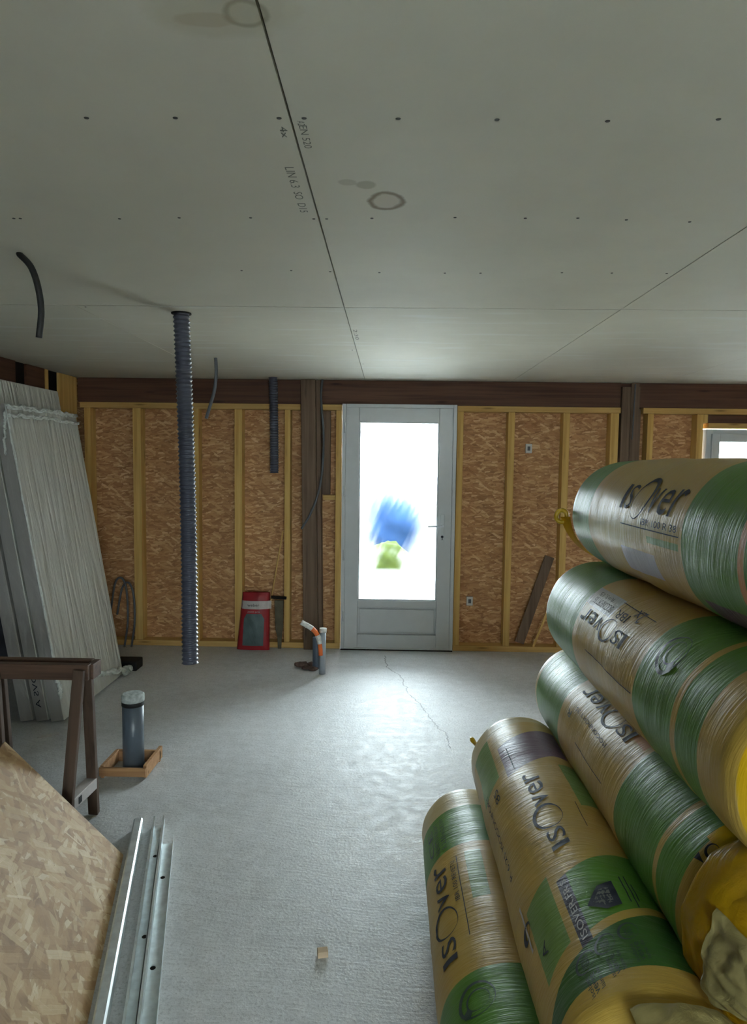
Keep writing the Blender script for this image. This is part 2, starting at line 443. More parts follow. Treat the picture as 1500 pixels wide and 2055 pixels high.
# ---------------------------------------------------------------- room shell
WX0, WX1, WY0, WY1, HC = -2.68, 4.45, -2.6, 5.99, 2.3245
OY = 6.105                                   # face of the strand board behind the studs
m = MB(); m.box((WX0 - .15, WY0 - .1, -.12), (WX1 + .1, OY + .03, 0)); struct(m.build('floor', M['floor']))

# ceiling: separate plasterboards with their open joints, on a dark backing
m = MB(); m.box((WX0 - .25, WY0 - .1, HC + .016), (WX1 + .1, OY - .001, HC + .1), 1)
xs_far = [(-2.93, -1.438), (-1.434, -.2105), (-.2068, 1.0275), (1.0325, 2.26), (2.2625, 4.5)]
for (a, b) in xs_far: m.box((a, 3.2045, HC), (b, OY, HC + .013))
for (a, b) in [(-2.93, -.2115), (-.2068, 1.0275), (1.0325, 4.5)]: m.box((a, .702, HC), (b, 3.1955, HC + .013))
for (a, b) in [(-2.80, -.8), (-.797, .45), (.453, 4.5)]: m.box((a, WY0 - .05, HC), (b, .698, HC + .014))
ceil = struct(m.build('ceiling', [M['ceiling'], M['gap']]))
screws = [(-.627, 1.466), (-.444, 1.465), (-.232, 1.465), (-.181, 1.465), (.010, 1.466), (.210, 1.469), (.434, 1.474), (.652, 1.465),
          (-1.081, 2.062), (-.789, 2.06), (-.612, 2.049), (-.405, 2.046), (-.224, 2.052), (-.187, 2.051), (-.057, 2.045), (.179, 2.035),
          (.378, 2.038), (.525, 2.034), (.665, 2.046), (.849, 2.06), (-.548, 2.602), (-.365, 2.597), (-.223, 2.607), (-.043, 2.616),
          (.197, 2.616), (.327, 2.613), (.62, 2.60), (.80, 2.60), (.997, 2.6), (-.19, 5.0), (-.235, 4.4), (-1.4, 3.23), (-1.10, 2.062)]
def screw_mb():
    m = MB(); m.tube([(0, 0, .001), (0, 0, -.0012)], [.0045, .0036], 10); return m
s0 = screw_mb().build('screw', M['screw'])
for i, (x, y) in enumerate(screws):
    o = s0 if i == 0 else s0.copy()
    if i: COL.objects.link(o)
    o.parent = ceil; o.location = (x, y, HC); o.scale = (1.35, 1.1, 1) if y < 1.6 else (1.15, 1, 1)
# ink stamps on the ceiling boards, read along the joint
st = MB()
def stamp(txt, x, y, L, h, sgn=1):
    put_flat(st, text_mesh(txt), lambda u, v: Vector((x + sgn * h * v, y + u * L * 1.0, HC - .0006)), .5)
stamp('4x', -.238, 1.50, .05, .016); stamp('EN 520', -.196, 1.495, .105, .017); stamp('A2', -.197, 1.475, .02, .015)
stamp('LIN 6.3  SO  D15', -.256, 1.70, .30, .022); stamp('2:30', -.196, 3.72, .3, .02)
st.build('ink_stamp', M['stamp'], ceil)

# back wall: strand board sheets with the door and window holes
m = MB()
def sheet(x0, x1, z0, z1): m.box((x0 + .0015, OY, z0 + .0015), (x1 - .0015, OY + .012, z1 - .0015))
HT = HC + .09
sheet(-2.92, -1.27, 0, HT); sheet(-1.27, -.40, 0, HT); sheet(.575, 1.50, 0, HT); sheet(1.50, 2.66, 0, HT)
sheet(-.40, .575, 2.128, HT); sheet(2.66, 3.98, 1.95, HT); sheet(2.66, 3.98, 0, .90); sheet(3.98, 4.55, 0, HT)
struct(m.build('wall_back', M['osb_wall']))
# left wall
m = MB(); m.box((WX0 - .19, WY0, 0), (WX0 - .13, OY, HC)); struct(m.build('wall_left', M['membrane']))
m = MB(); m.box((WX1, WY0, 0), (WX1 + .06, OY, HC)); struct(m.build('wall_right', M['osb_wall']))
m = MB(); m.box((WX0 - .19, WY0 - .06, 0), (.10, WY0, HC)); m.box((1.70, WY0 - .06, 0), (WX1 + .06, WY0, HC))
m.box((.10, WY0 - .06, 0), (1.70, WY0, .80)); m.box((.10, WY0 - .06, 2.10), (1.70, WY0, HC)); struct(m.build('wall_rear', M['osb_wall']))

# ---------------------------------------------------------------- glazed door
dr = root_struct('door_1', (.09, WY1, 0))
def frame_rect(m, x0, x1, z0, z1, w, y0, y1, wb=None):
    wb = w if wb is None else wb
    m.box((x0, y0, z0), (x0 + w, y1, z1)); m.box((x1 - w, y0, z0), (x1, y1, z1))
    m.box((x0 + w, y0, z1 - w), (x1 - w, y1, z1))
    if wb: m.box((x0 + w, y0, z0), (x1 - w, y1, z0 + wb))
m = MB(); frame_rect(m, -.396, .576, .010, 2.122, .030, 5.955, 6.10, .012); m.bevel(.003)
m.build('door_frame', M['white'], dr)
m = MB()   # leaf: stiles, rails
x0, x1 = -.366, .546
m.box((x0, 5.965, .018), (-.252, 6.04, 2.092)); m.box((.430, 5.965, .018), (x1, 6.04, 2.092))
m.box((-.252, 5.965, 1.975), (.430, 6.04, 2.092)); m.box((-.252, 5.965, .377), (.430, 6.04, .437)); m.box((-.252, 5.965, .018), (.430, 6.04, .138))
m.bevel(.004); leaf = m.build('door_leaf', M['white'], dr)
m = MB(); frame_rect(m, -.252, .430, .437, 1.975, .012, 5.972, 5.99); m.bevel(.003); m.build('glazing_bead', M['white'], leaf)
m = MB(); m.box((-.245, 5.995, .440), (.423, 6.001, 1.970)); m.build('glass_pane', M['pane_door'], dr)
m = MB(); m.box((-.2535, 5.990, .137), (.4315, 6.03, .379)); m.box((-.236, 5.975, .155), (.414, 5.992, .361)); m.bevel(.005)
m.build('lower_panel', M['white'], dr)
m = MB(); m.box((.452, 5.955, .955), (.486, 5.966, 1.195)); m.bevel(.004); hp = m.build('handle_plate', M['white'], dr)
m = MB(); m.tube([(.469, 5.965, 1.095), (.469, 5.918, 1.095)], .009); m.tube(bez([(.469, 5.922, 1.095), (.43, 5.914, 1.094), (.345, 5.914, 1.090)], 6), .0085)
m.build('lever', M['chrome'], hp)
m = MB(); m.tube([(.469, 5.957, 1.0), (.469, 5.950, 1.0)], .011); m.box((.4655, 5.949, .972), (.4725, 5.956, 1.0)); m.build('lock_cylinder', M['ink'], hp)
for z in (.30, .83, 1.38, 1.92):
    m = MB(); m.tube([(-.372, 5.950, z - .045), (-.372, 5.950, z + .045)], .008, 10); m.build('hinge', M['white'], dr)
m = MB(); m.box((-.396, 5.958, .0), (.576, 6.10, .0095)); m.build('threshold', M['gap'], dr)

# window at the right of the back wall
wn = root_struct('window_1', (3.32, WY1, 1.0))
m = MB(); frame_rect(m, 2.673, 3.965, .905, 1.942, .050, 5.955, 6.09); m.bevel(.004); m.build('window_frame', M['white'], wn)
m = MB()
frame_rect(m, 2.712, 3.325, .945, 1.903, .066, 5.935, 6.00); frame_rect(m, 3.335, 3.926, .945, 1.903, .066, 5.935, 6.00); m.bevel(.004)
m.build('window_sash', M['white'], wn)
for a, b in ((2.775, 3.262), (3.398, 3.863)):
    m = MB(); m.box((a - .005, 5.965, 1.005), (b + .005, 5.969, 1.842)); m.build('glass_pane', M['pane'], wn)
# unseen window behind the camera, added to light the near side of the room
w2 = root_struct('added_window_2', (.9, WY0, 1.15))
m = MB(); frame_rect(m, .10, 1.70, .80, 2.10, .07, WY0 - .05, WY0 + .01); m.box((.865, WY0 - .04, .87), (.935, WY0, 2.03)); m.build('window_frame', M['white'], w2)
for a, b in ((.17, .865), (.935, 1.63)):
    m = MB(); m.box((a, WY0 - .024, .87), (b, WY0 - .020, 2.03)); m.build('glass_pane', M['pane'], w2)

# ---------------------------------------------------------------- timber framing
SD = .11
m = MB(); m.box((WX0 + .005, WY1 - .002, 2.118), (1.955, OY - .004, HC - .001)); m.box((2.105, WY1 - .002, 2.118), (4.42, OY - .004, HC - .001)); m.box((1.955, WY1 + .04, 2.118), (2.105, OY - .004, HC - .001)); m.bevel(.004)
m.thing('header_beam', M['dark_x'], 'dark brown timber beam running under the ceiling along the back wall', 'beam')
def stud(x, w, label, z0=.050, z1=2.068, y0=WY1, g='upright pine studs of the back wall', mat='pine_z'):
    m = MB(); m.box((x, y0, z0), (x + w, OY - .003, z1)); m.bevel(.0025)
    return m.thing('wall_stud', M[mat], label, 'stud', g)
stud(-2.625, .055, 'pine stud nearest the left corner, behind the wrapped panels')
stud(-2.205, .070, 'pine stud between the wrapped panels and the long hanging duct')
stud(-1.705, .070, 'pine stud directly behind the long hanging duct')
stud(-1.325, .066, 'pine stud rising behind the left edge of the red sack')
stud(-.893, .050, 'yellowish pine stud just left of the dark post beside the door')
stud(-.452, .048, 'pine stud touching the hinge side of the white door', z1=2.068)
stud(.583, .052, 'pine stud touching the handle side of the white door')
stud(1.015, .056, 'first full pine stud right of the door, left of the upper junction box')
stud(1.480, .056, 'second full pine stud right of the door, its foot hidden by the rolls')
stud(1.880, .068, 'pine stud beside the left face of the right-hand dark post')
stud(2.190, .050, 'pine stud right of the right-hand dark post')
stud(2.605, .052, 'pine stud at the left edge of the small window')
stud(4.02, .06, 'pine stud right of the window, hidden behind the rolls')
def rail(x0, x1, z0, z1, label, name='top_plate', cat='rail'):
    m = MB(); m.box((x0, WY1 - .001, z0), (x1, OY - .003, z1)); m.bevel(.0025)
    m.thing(name, M['pine_x'], label, cat)
rail(-2.66, -.760, 2.069, 2.117, 'long pine top rail left of the dark post, under the brown beam')
rail(-.582, -.404, 2.069, 2.117, 'short pine top rail between the dark post and the door')
rail(.582, 1.960, 2.069, 2.117, 'pine top rail from the door to the right-hand dark post')
rail(2.150, 4.30, 2.069, 2.117, 'pine top rail above the small window')
rail(-2.66, -.716, 0, .049, 'long pine bottom rail on the floor left of the dark post', 'bottom_plate')
rail(-.548, -.404, 0, .049, 'short pine bottom rail between the dark post and the door', 'bottom_plate')
rail(.582, 1.960, 0, .049, 'pine bottom rail on the floor right of the door', 'bottom_plate')
rail(2.150, 4.30, 0, .049, 'pine bottom rail beneath the small window', 'bottom_plate')
rail(2.70, 3.99, 1.955, 1.995, 'pine lintel lying over the small window frame', 'window_lintel')
m = MB(); m.box((2.658, WY1 + .001, 1.996), (2.695, OY - .004, 2.068)); m.bevel(.002); m.thing('cripple_stud', M['pine_z'], 'short pine upright over the top left corner of the window', 'stud')
m = MB(); m.box((2.70, WY1 + .05, 1.996), (3.99, OY - .004, 2.066)); m.thing('lintel_board', M['dark_x'], 'brown board filling the slot above the window lintel', 'board')
m = MB(); m.box((-.56, WY1 + .002, 1.300), (-.455, OY - .004, 1.342)); m.bevel(.002); m.thing('nogging', M['pine_x'], 'short pine block between the dark post and the door stud', 'block')
m = MB(); m.box((-.572, WY1 + .06, 1.345), (-.505, OY - .004, 2.066)); m.thing('filler_board', M['dark_z'], 'dark board behind the cable, above the short pine block', 'board')
m = MB()   # main dark post, slightly leaning, two-ply on its right
m.prism([(-.752, HC - .002), (-.715, .0), (-.590, .0), (-.628, HC - .002)], WY1 - .045, OY - .004)
m.prism([(-.627, HC - .002), (-.589, .0), (-.556, .0), (-.590, HC - .002)], WY1 - .012, OY - .004); m.bevel(.004)
m.thing('timber_post', M['dark_z'], 'old dark timber post left of the door, leaning slightly', 'post')
m = MB(); m.box((1.962, WY1 - .018, 0), (2.112, OY - .004, 2.290)); m.box((2.035, WY1 - .028, 0), (2.100, WY1 - .017, HC - .002)); m.box((2.115, WY1 + .05, 0), (2.148, OY - .004, 2.11)); m.bevel(.003)
m.thing('timber_post', M['dark_z'], 'dark timber post behind the top roll, between door and window', 'post')
m = MB(); m.tube(bez([(2.062, WY1 - .037, 2.31), (2.058, WY1 - .037, 2.1), (2.052, WY1 - .037, 1.85)], 6), .006, 8)
m.thing('thin_conduit', M['conduit'], 'thin grey conduit running down the right-hand dark post', 'conduit')

# left wall framing seen above the wrapped panels
def lb(y0, y1, mat, label, name='timber_board', x=WX0, z0=0.0, cat='board', d=.10):
    m = MB(); m.box((x - d, y0, z0), (x, y1, HC - .002)); m.bevel(.003); m.thing(name, M[mat], label, cat)
lb(5.655, 5.985, 'pine_z', 'pale pine board in the left back corner, top visible beside the beam')
lb(5.43, 5.485, 'pine_z', 'narrow grey-brown batten on the left wall above the wrapped panels', 'wall_batten', cat='batten')
lb(5.15, 5.425, 'dark_y', 'brown board on the left wall between two dark gaps, above the wrapped panels')
lb(4.15, 5.00, 'dark_y', 'brown board on the left wall at the left edge of the photo', z0=1.9)
lb(5.003, 5.147, 'gap', 'black strip standing in for the shaded gap between the two brown boards of the left wall', 'gap_shade_strip', x=WX0 - .015, z0=1.9, d=.06)  # black fill here and below stands in for shade inside the open gaps
lb(5.488, 5.652, 'gap', 'black strip standing in for the shaded gap on the left wall beside the pale corner board', 'gap_shade_strip', x=WX0 - .015, z0=1.9, d=.06)
lb(3.0, 3.9, 'dark_y', 'brown board of the left wall outside the picture edge', z0=1.9)

# junction boxes
for (x, z, lab) in ((1.213, 1.765, 'small white junction box high on the strand board right of the door'), (.732, .421, 'small white junction box low on the strand board right of the door')):
    t = empty('junction_box', (x, OY, z - .04), lab, 'electrical box', 'junction boxes')
    m = MB(); m.box((x - .028, OY - .022, z - .040), (x + .028, OY, z + .040)); m.bevel(.004); m.build('box_body', M['tag_white'], t)
    m = MB(); m.box((x - .012, OY - .025, z - .018), (x + .012, OY - .021, z + .018)); m.build('knockout', M['conduit'], t)

# boards leaning between the studs on the right
m = MB(); m.beam((1.165, 6.03, .072), (1.415, 6.06, .83), .082, .018, up=(0, 1, 0)); m.bevel(.002)
m.thing('leaning_board', M['dark_z'], 'brown board leaning diagonally against the strand board near the rolls', 'board')
m = MB(); m.beam((1.277, 5.975, .055), (1.395, 5.982, .37), .018, .012, up=(0, 1, 0))
m.thing('leaning_batten', M['pine_z'], 'thin pale batten leaning on the bottom rail beside the rolls', 'batten')

# ---------------------------------------------------------------- hanging ducts and conduits
def duct(top, bot, r, label, sway=.012, pitch=.021):
    top, bot = Vector(top), Vector(bot); L = (top - bot).length; n = int(L / pitch) * 6; pts, rad = [], []
    for i in range(n + 1):
        t = i / n; p = top.lerp(bot, t)
        p = p + Vector((sway * math.sin(t * 2.6), sway * .5 * math.sin(t * 4), 0))
        pts.append(p); ph = (i % 6) / 6
        rad.append(r - .0065 * (0.5 - .5 * math.cos(2 * PI * ph)) ** .7)
    t = empty('duct_hose', (top.x, top.y, bot.z), label, 'duct', 'flexible ducts hanging from the ceiling')
    m = MB(); m.tube(pts, rad, 28, False); m.build('hose', M['duct'], t)
    m = MB(); m.tube([pts[-1] + Vector((0, 0, .012)), pts[-1] + Vector((0, 0, .002))], r * .82, 24); m.build('dark_opening', M['rubber'], t)
    return t
t = duct((-.992, 3.345, HC), (-.962, 3.335, .640), .0405, 'long corrugated grey duct hanging from the ceiling almost to the floor', .010)
m = MB(); m.tube([(-.992, 3.345, HC - .0005), (-.992, 3.345, HC - .006)], .047, 28); m.build('cut_hole_edge', M['rubber'], t)
duct((-.972, 5.86, HC), (-.962, 5.86, 1.530), .039, 'short corrugated grey duct hanging in front of the back wall beam', .004)
def cond(pts, r, label, mat='black', name='hanging_conduit'):
    m = MB(); m.tube(bez(pts, 10), r, 12); return m.thing(name, M[mat], label, 'conduit')
cond([(-1.270, 2.42, HC), (-1.262, 2.40, 2.318), (-1.226, 2.4, 2.279), (-1.203, 2.4, 2.213), (-1.193, 2.4, 2.129), (-1.203, 2.4, 2.041)], .0108, 'black curved conduit stub hanging from the ceiling at far left')
cond([(-1.187, 4.79, HC), (-1.184, 4.79, 2.219), (-1.198, 4.79, 2.101), (-1.233, 4.79, 1.982), (-1.254, 4.79, 1.914)], .0115, 'thin black conduit hanging from the ceiling right of the long duct', 'conduit')
cond([(-.566, 5.935, 2.32), (-.577, 5.935, 2.162), (-.554, 5.935, 1.868), (-.560, 5.93, 1.572), (-.593, 5.90, 1.359), (-.656, 5.895, 1.187), (-.732, 5.90, 1.058)], .0095, 'dark cable following the post beside the door and curving left at its end', 'conduit', 'hanging_cable')

# ---------------------------------------------------------------- wrapped panels leaning on the left wall
TH = math.atan2(.330, 1.955)
def panel(k, xb, L, Y0, Y1, th, label, mats, wrap=False, text=False):
    q = Matrix.Rotation(-TH, 4, 'Y')
    t = empty('wrapped_panel', (xb, (Y0 + Y1) / 2, 0.0), label, 'panel', None, q.to_quaternion())
    w = (Y1 - Y0) / 2; dz = th * math.sin(TH) + .001
    m = MB(); m.box((-th, -w, dz), (0, w, L)); m.bevel(.006, 3); body = m.build('panel_body', mats[0], t, True)
    m = MB(); m.box((-th + .004, -w - .0045, dz + .004), (-.004, -w - .0005, L - .004)); m.bevel(.001); m.build('wrapped_edge', mats[1], t, True)
    return t, th, w, L, dz
P1 = panel(0, -1.978, 1.985, 4.17, 5.13, .086, 'front wrapped white panel of the leaning stack, milky film with crumpled bands', (M['wrap'], M['wrap_side']))
P2 = panel(1, -1.978 - .099, 2.150, 4.17, 5.12, .080, 'second leaning panel, taller, its top showing above the front wrapped panel', (M['wrap'], M['wrap_side']))
P3 = panel(2, -1.978 - .193, 2.13, 4.16, 5.10, .080, 'rearmost leaning panel, closest to the left wall', (M['wrap_side'], M['wrap_side']))
def rope(t, pts, r, seed, name='crumpled_film'):
    rnd = random.Random(seed); P = bez(pts, 14); m = MB()
    for j in range(3):
        Q = [p + Vector((rnd.uniform(0, r * .6), rnd.uniform(-r, r), rnd.uniform(-r, r))) for p in P]
        m.tube(Q, [r * rnd.uniform(.35, .8) for _ in Q], 6)
    return m.build(name, M['twine'], t, True)
t, th, w, L, dz = P1
rope(t, [(.004, -w, L - .02), (.006, 0, L - .015), (.004, w - .02, L - .02)], .014, 1)
rope(t, [(.004, -w, L - .075), (.006, 0, L - .065), (.004, w, L - .08)], .012, 2)
rope(t, [(.002, -w - .002, L - .02), (.004, -w - .006, L * .5), (.004, -w - .004, .15)], .008, 3)
rope(t, [(.004, -.12, .22), (.012, .12, .13), (.03, w + .02, .045), (.03, w + .05, .03)], .018, 5)
rope(t, [(.02, w + .02, .05), (.03, w + .02, .02), (.02, w - .05, .025)], .014, 6)
rope(t, [(-.01, -w - .004, .36), (.006, -w - .01, .25), (.0, -w, .18)], .014, 7)
rope(t, [(-.05, -w - .01, L - .3), (-.03, -w - .012, L - .18), (-.002, -w - .008, L - .05)], .010, 8)
m = MB()   # black print down the near end of the second panel
rnd = random.Random(9); z = .085
put_flat(m, text_mesh('ISOVS A'), lambda u, v: Vector((-.058 + .030 * (1 - v), -P2[2] - .0062, .10 + .27 * (1 - u))), .5)
m.build('edge_print', M['ink'], P2[0], True)

# things in the corner behind the panels
m = MB()
for (x, h) in ((-2.27, .62), (-2.21, .58)): m.tube(bez([(x - .10, 5.86, .30), (x - .05, 5.85, h - .05), (x + .01, 5.84, h), (x + .05, 5.84, h - .1), (x + .055, 5.85, .25), (x + .02, 5.86, .02)], 8), .009, 8)
m.thing('conduit_coil', M['conduit'], 'loops of thin grey conduit in the corner behind the wrapped panels', 'conduit')
m = MB(); m.box((-2.10, 5.235, 0), (-1.92, 5.38, .075)); m.bevel(.008); m.thing('dark_block', M['rubber'], 'small black block on the floor behind the foot of the wrapped panels', 'block')

# ---------------------------------------------------------------- trestle
t = empty('sawhorse', (-1.62, 2.94, 0), 'dark wooden sawhorse in front of the wrapped panels', 'sawhorse')
m = MB(); m.box((-2.15, 2.875, .690), (-1.262, 2.915, .756)); m.box((-1.283, 2.905, .685), (-1.252, 2.99, .752)); m.bevel(.003); m.build('top_rail', M['trestle_x'], t)
m = MB(); m.box((-2.15, 2.965, .690), (-1.284, 3.0, .752)); m.bevel(.003); m.build('top_rail', M['trestle_x'], t)
def leg(p, q, w, d):
    m = MB(); m.beam(p, q, w, d, up=(0, 1, 0)); m.bevel(.003); m.build('leg', M['trestle'], t)
leg((-1.292, 2.860, .740), (-1.350, 2.815, .004), .046, .026)
leg((-1.298, 2.95, .72), (-1.332, 3.075, .004), .044, .028)
leg((-1.66, 2.862, .72), (-1.595, 2.80, .004), .050, .026)
leg((-1.70, 2.97, .72), (-1.72, 3.075, .004), .056, .028)
m = MB(); m.beam((-1.336, 2.835, .165), (-1.325, 3.04, .165), .05, .050); m.bevel(.003); m.build('foot_brace', M['label'], t)
m = MB(); m.box((-1.314, 2.87, .150), (-1.3075, 2.90, .18)); m.build('bolt_hole', M['rubber'], t)

# ---------------------------------------------------------------- strand board sheet leaning in the foreground
p1 = Vector((-1.069, 2.743, .004)); p0 = Vector((-1.489, 2.634, .520)); bd = Vector((.251, -.968, 0)).normalized()
ex = (p0 - p1).normalized(); ez = bd.cross(ex).normalized()
if ez.z < 0: ez = -ez
mt = Matrix((ex, bd, ez)).transposed()
t = empty('strand_board_sheet', p1, 'large tan strand board sheet leaning in the left foreground', 'board', None, mt.to_quaternion())
flip = 1 if mt.determinant() > 0 else -1
m = MB(); m.box((0, 0, -.012), ((p0 - p1).length, 1.9, 0), 0, None)
bmesh.ops.transform(m.bm, matrix=Matrix.Identity(4), verts=m.bm.verts)
sheetM = mt.to_4x4(); sheetM.translation = p1
if flip > 0: m.build('board_panel', M['osb_board'], t, True)
else:
    for v in m.bm.verts: v.co = sheetM @ v.co
    m.build('board_panel', M['osb_board'], t)

# ---------------------------------------------------------------- galvanised profiles on the floor
def profile(x, y, L, kind, label, z=.0, ang=-.2505):
    t = empty('metal_stud', (x, y, z), label, 'metal profile', 'galvanised profiles on the floor'); t.rotation_euler = (0, 0, math.atan2(.251, .968))
    th = .0016
    if kind == 'open':   # web down, flanges up with turned lips
        poly = [(-.024, 0), (.024, 0), (.024, .048), (.016, .048), (.016, .048 - th), (.024 - th, .048 - th), (.024 - th, th), (-.024 + th, th), (-.024 + th, .048 - th), (-.016, .048 - th), (-.016, .048), (-.024, .048)]
    elif kind == 'over':  # web up
        poly = [(-.019, 0), (-.0175, 0), (-.0175, .043), (-.012, .048), (.012, .048), (.0175, .043), (.0175, 0), (.019, 0), (.019, .044), (.013, .050), (-.013, .050), (-.019, .044)]
    else:                 # wide track, open upwards
        poly = [(-.030, 0), (.030, 0), (.030, .036), (.030 - th, .036), (.030 - th, th), (-.030 + th, th), (-.030 + th, .030), (-.030, .030)]
    m = MB(); m.prism(poly, -L, 0); m.build('profile_body', M['steel'], t, True)
    if kind != 'over':
        for k in range(3):
            m = MB(); m.tube([(0, -.25 - .5 * k, th + .0004), (0, -.25 - .5 * k, th + .001)], .009, 14)
            m.build('service_hole', M['gap'], t, True)
    return t
profile(-1.083, 2.955, 2.6, 'over', 'leftmost galvanised profile, beside the strand board sheet')
profile(-1.000, 2.985, 2.6, 'open', 'middle galvanised profile with bright upturned flanges')
profile(-.922, 2.84, 2.6, 'track', 'rightmost and widest galvanised track, grey inside')

# ---------------------------------------------------------------- drain pipe in its wooden box
t = empty('formwork_box', (-1.318, 3.53, 0), 'small open wooden box on the floor round the upright drain pipe', 'box')
fx0, fx1, fy0, fy1 = -1.452, -1.213, 3.415, 3.655
for (a, b, mt2) in (((fx0, fy0, .018), (fx1, fy0 + .014, .062), 'form'), ((fx0, fy1 - .018, 0), (fx1, fy1, .062), 'form'), ((fx0, fy0 + .018, .002), (fx0 + .018, fy1 - .018, .066), 'form'), ((fx1 - .018, fy0 + .018, .008), (fx1, fy1 + .03, .072), 'form')):
    m = MB(); m.box(a, b); m.bevel(.0015); m.build('side_board', M[mt2], t)
t = empty('drain_pipe', (-1.308, 3.53, 0), 'dark blue-grey upright drain pipe with splashed cap standing in the wooden box', 'pipe')
px, py = -1.315, 3.53
m = MB(); m.tube([(px, py, 0), (px, py, .355), (px, py, .356)], [.054, .054, .05], 36); m.build('pipe_body', M['pvc'], t)
m = MB(); m.tube([(px, py, .350), (px, py, .354), (px, py, .374), (px, py, .378)], [.052, .057, .057, .052], 36); m.build('rubber_ring', M['rubber'], t)
m = MB(); m.tube([(px, py, .374), (px, py, .376), (px, py, .408), (px, py, .414)], [.055, .058, .058, .05], 36); m.build('pipe_cap', M['lime'], t)

# ---------------------------------------------------------------- pipe stubs near the door
t = empty('pipe_stub', (-.495, 5.26, 0), 'pale grey pipe stub with an orange and white taped hose bent over it', 'pipe')
m = MB(); m.tube([(-.488, 5.262, 0), (-.484, 5.262, .335)], .024, 20); m.build('pipe_body', M['pvc_light'], t)
m = MB(); m.tube([(-.484, 5.262, .325), (-.483, 5.262, .356)], .028, 20); m.build('pipe_collar', M['tape'], t)
cp = bez([(-.497, 5.243, .150), (-.503, 5.243, .22), (-.522, 5.243, .30), (-.565, 5.243, .355), (-.65, 5.243, .405)], 12)
for (a, b, mm, nm) in ((0, 16, 'orange', 'orange_sleeve'), (15, 26, 'tape', 'tape_wrap'), (25, 38, 'orange', 'orange_sleeve'), (36, 49, 'tape', 'tape_wrap')):
    seg = cp[a:b]; m = MB(); m.tube(seg, [.017 + (.002 if mm == 'tape' else 0) + .004 * (i / 49) * random.random() for i in range(a, a + len(seg))], 12); m.build(nm, M[mm], t)
m = MB(); m.tube([(-.548, 5.40, 0), (-.548, 5.40, .25)], .030, 20); m.thing('pipe_stub', M['pvc_dull'], 'darker blue-grey pipe stub just behind the pale taped one', 'pipe')
for i, (x, y, s) in enumerate([(-.665, 5.415, .040), (-.62, 5.36, .030), (-.60, 5.44, .030), (-.565, 5.33, .028)]):
    m = MB(); bmesh.ops.create_icosphere(m.bm, subdivisions=2, radius=s)
    for v in m.bm.verts: v.co = Vector((v.co.x * 1.5, v.co.y * .8, v.co.z * .6 + s * .52)) * (1 + .35 * noise.noise(v.co * 40 + Vector((i * 9, 0, 0))))
    zmin = min(v.co.z for v in m.bm.verts)
    for v in m.bm.verts: v.co += Vector((x, y, -zmin))
    m.thing('rubble_lump', M['rust'], ['brown rubble lump farthest left by the pipe stubs', 'brown rubble lump nearest the camera side, left of the pipe stubs', 'brown rubble lump touching the wall side of the heap by the pipe stubs', 'small rubble lump right against the foot of the darker pipe stub'][i], 'rubble', 'rubble beside the pipe stubs')

# ---------------------------------------------------------------- red sack and tool
t = empty('red_sack', (-1.147, 5.90, 0), 'upright red paper sack with grey-green panel and pale band against the wall', 'sack')
def sackpt(u, v, side):      # u 0..1 across, v 0..1 up, side -1 front, 1 back
    wb, wt = .142, .118
    w = wb + (wt - wb) * v; x = -1.147 + (u - .5) * 2 * w + .02 * v
    d = .052 * (max(0, math.sin(PI * min(1, max(0, u)))) ** .45) * (max(0, math.sin(PI * (v * .96 + .02))) ** .35)
    d += .004 * noise.noise(Vector((u * 5, v * 8, side)))
    return Vector((x, 5.905 + .045 * v + side * d, .004 + v * .492))
m = MB(); n1, n2 = 24, 36; grid = {}
for sd in (-1, 1):
    for i in range(n1 + 1):
        for j in range(n2 + 1): grid[sd, i, j] = m.bm.verts.new(sackpt(i / n1, j / n2, sd))
for sd in (-1, 1):
    for i in range(n1):
        for j in range(n2):
            u, v = (i + .5) / n1, (j + .5) / n2
            f = m.bm.faces.new((grid[sd, i, j], grid[sd, i + 1, j], grid[sd, i + 1, j + 1], grid[sd, i, j + 1])); f.smooth = True
bmesh.ops.remove_doubles(m.bm, verts=m.bm.verts, dist=.0035); m.build('sack_body', M['red'], t)
m = MB()
put_flat(m, poly_shape([(.18, .08), (.82, .08), (.84, .55), (.74, .64), (.24, .64), (.16, .55)]), lambda u, v: sackpt(u, v, -1) + Vector((0, -.002, 0)), .02); m.build('printed_panel', M['panel_teal'], t)
m = MB(); put_flat(m, ([(.0, .72), (1.06, .72), (1.06, .86), (0, .86)], [(0, 1, 2, 3)]), lambda u, v: sackpt(min(u, .995), v, -1) + Vector((max(0, u - .995) * .25, -.003, 0)), .02)
m.build('label_band', M['label'], t)
m = MB(); put_flat(m, text_mesh('weber'), lambda u, v: sackpt(.24 + .42 * u, .765 + .05 * v, -1) + Vector((0, -.005, 0)), .02)
m.build('label_print', M['ink'], t)
m = MB(); put_flat(m, text_mesh('joint pro'), lambda u, v: sackpt(.27 + .42 * u, .655 + .035 * v, -1) + Vector((0, -.005, 0)), .02)
m.build('label_print', M['label'], t)
m = MB(); m.beam((-1.075, 6.035, .05), (-.918, 6.078, 1.02), .011, .011); m.thing('thin_batten', M['pine_z'], 'thin pale stick leaning up from behind the red sack', 'stick')
t = empty('scraper_tool', (-.925, 5.955, 0), 'dusty dark metal tool with a crossbar standing between the red sack and the stud', 'tool')
m = MB(); m.prism([(-.972, .425), (-.962, .17), (-.945, .10), (-.942, .0), (-.912, .0), (-.908, .10), (-.898, .18), (-.893, .425)], 5.955, 5.972); m.bevel(.003); m.build('blade', M['grey_tool'], t)
m = MB(); m.beam((-1.0, 5.962, .452), (-.868, 5.962, .446), .022, .024); m.bevel(.003); m.build('crossbar', M['gap'], t)

